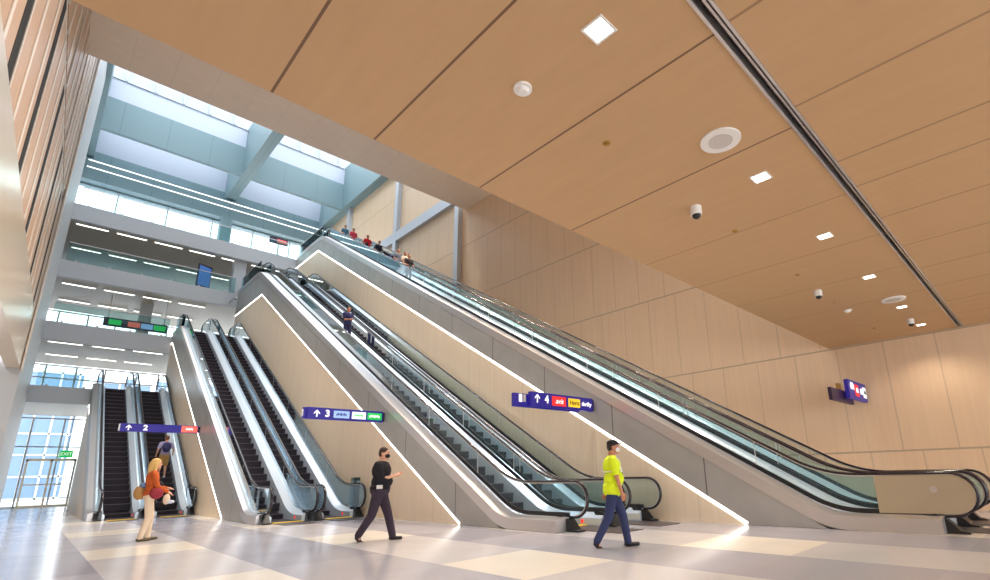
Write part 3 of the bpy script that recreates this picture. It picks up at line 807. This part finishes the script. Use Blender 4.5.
# woman with the bags
w_ = person('person with blond hair, rust jacket and cream trousers carrying shoulder bags', (2.0, 14.55, 0), RGT+.75, 1.72,
    [(.09, .1, 0), (-.05, -.09, 0)], [(.3, .12, 1.1), (.3, -.13, 1.02)], 'light', cloth('rust jacket', (196, 92, 34)), cloth('cream trousers', (238, 218, 192)),
    (222, 184, 112), vox=.012, fem=True, bulk=.95, hairlen=.17, sleeve='long', shoe=(96, 84, 58), lean=.0)
bm = BM(); ell(bm, (-.17, .15, 1.02), (.12, .11, .16)); cap_(bm, (-.12, .1, 1.2), (0, .13, 1.44), .02, .018); fuse('tan_shoulder_bag', bm, cloth('tan bag', (190, 146, 88)), w_, .014)
bm = BM(); ell(bm, (-.12, .13, 1.17), (.09, .09, .07)); fuse('folded_denim', bm, cloth('pale denim', (120, 146, 184)), w_, .014)
bm = BM(); ell(bm, (.1, -.17, 1.0), (.13, .08, .13)); cap_(bm, (.1, -.18, 1.1), (.02, -.14, 1.42), .016, .014); fuse('maroon_bag', bm, cloth('maroon bag', (158, 52, 66)), w_, .014)
bm = BM(); ell(bm, (.14, -.12, 1.17), (.07, .08, .09)); fuse('black_bundle', bm, cloth('black bundle', (34, 28, 40)), w_, .014)
bm = BM(); ell(bm, (.3, -.15, .86), (.07, .05, .12)); cap_(bm, (.33, -.14, 1.0), (.31, -.14, 1.06), .012, .012); fuse('cream_bag', bm, cloth('cream bag', (236, 212, 190)), w_, .014)
bm = BM(); ell(bm, (.38, -.17, .8), (.08, .05, .04)); fuse('pale_blue_scarf', bm, cloth('pale scarf', (206, 216, 232)), w_, .014)
# traveller with a backpack riding the leftmost pair
STEPZ = lambda y, y0: .2309*math.floor((y-y0)/.4)+.016
yy = 24.7+.4*6+.2
r_ = person('person in khaki shorts with dark blue backpack riding up the leftmost pair of escalators', (4.02, yy, STEPZ(yy, 24.7)), PI/2, 1.74,
    [(.02, .1, 0), (-.04, -.1, 0)], [(.05, .28, .95), (.1, -.3, .98)], 'light', cloth('lilac grey shirt', (176, 170, 204)), cloth('khaki shorts', (190, 150, 88)),
    (120, 74, 50), vox=.014, shorts=True, shoe=(226, 222, 226), group=None)
bm = BM(); ell(bm, (-.2, 0, 1.26), (.12, .16, .22)); ell(bm, (-.26, 0, 1.18), (.09, .12, .12)); fuse('backpack', bm, cloth('blue backpack', (54, 56, 104)), r_, .015)
for s in (-1, 1):
    bm = BM(); cap_(bm, (-.1, s*.1, 1.44), (.09, s*.1, 1.4), .022, .02); cap_(bm, (.09, s*.1, 1.4), (.08, s*.12, 1.15), .02, .02); fuse('strap', bm, CL['blue backpack'], r_, .015)
# man in navy coming down the third pair
yy = 9.4+.4*29+.2
person('person in navy shirt and trousers riding the third pair of escalators', (8.78, yy, STEPZ(yy, 9.4)), -PI/2, 1.75,
    [(.02, .1, 0), (0, -.1, 0)], [(.26, .06, 1.14), (.27, -.05, 1.12)], 'tan', cloth('navy shirt', (26, 32, 84)), cloth('navy trousers', (24, 28, 70)), (50, 38, 36), vox=.016)
# small group high on the tallest pair
far = [(346, 29.96, (70, 120, 140), (60, 110, 130), (60, 40, 40), 'person in teal at the head of the group high on the tallest escalators', -PI/2, -.1),
       (352, 29.2, (206, 60, 84), (60, 80, 140), (80, 40, 36), 'person in red checked shirt and jeans high on the tallest escalators', -PI/2, .12),
       (366, 26.9, (214, 30, 48), (40, 30, 40), (120, 40, 40), 'person in bright red top holding a dark bag high on the tallest escalators', -PI/2, 0),
       (373, 25.9, (50, 60, 80), (46, 60, 90), (50, 44, 46), 'person in dark blue bending just below the one in bright red', -PI/2, .1),
       (399, 22.9, (90, 100, 120), (50, 54, 80), (24, 22, 30), 'black haired person in grey leading the lower group of three on the tallest escalators', -PI/2, -.1),
       (405, 22.3, (208, 196, 184), (50, 44, 60), (60, 46, 44), 'person in pale top in the middle of the lower group of three', -PI/2, .12),
       (408, 21.5, (40, 34, 44), (34, 30, 42), (30, 26, 30), 'person in dark clothes last of the lower group of three', -PI/2, -.1)]
for u_, y, sc, pc, hc, lab, hd, dx in far:
    n = math.floor((y-3.5)/.4); yy = 3.5+.4*n+.2
    q = person(lab, (11.91+dx, yy, .2309*n+.016), hd, 1.55 if 'bending' in lab else 1.66, [(.03, .1, 0), (-.02, -.1, 0)], [(.22, .2, 1.0), (.24, -.18, 1.02)], 'tan',
               cloth('cl_%d_%d_%d' % sc, sc), cloth('cl_%d_%d_%d' % pc, pc), hc, vox=.024, lean=.25 if 'bending' in lab else 0)
    if 'holding' in lab:
        bm = BM(); ell(bm, (.3, -.16, .98), (.12, .1, .14)); fuse('bag', bm, cloth('dark bag', (40, 20, 30)), q, .025)

# ------------------------------------------------------------------ light
wd = bpy.data.worlds.new('sky'); S.world = wd; wd.use_nodes = True
bg = wd.node_tree.nodes['Background']; bg.inputs[0].default_value = (.90, .95, 1, 1); bg.inputs[1].default_value = 2.4
sun = bpy.data.lights.new('sun', 'SUN'); sun.energy = 2.0; sun.angle = math.radians(12); sun.color = (1, .97, .92)
so_ = bpy.data.objects.new('sun', sun); so_.rotation_euler = (math.radians(-18), math.radians(-8), 0); COL.objects.link(so_)

vs = S.view_settings
S.display_settings.display_device = 'sRGB'; vs.view_transform = 'Standard'; vs.look = 'None'; vs.gamma = 1; vs.use_curve_mapping = False; vs.exposure = .66
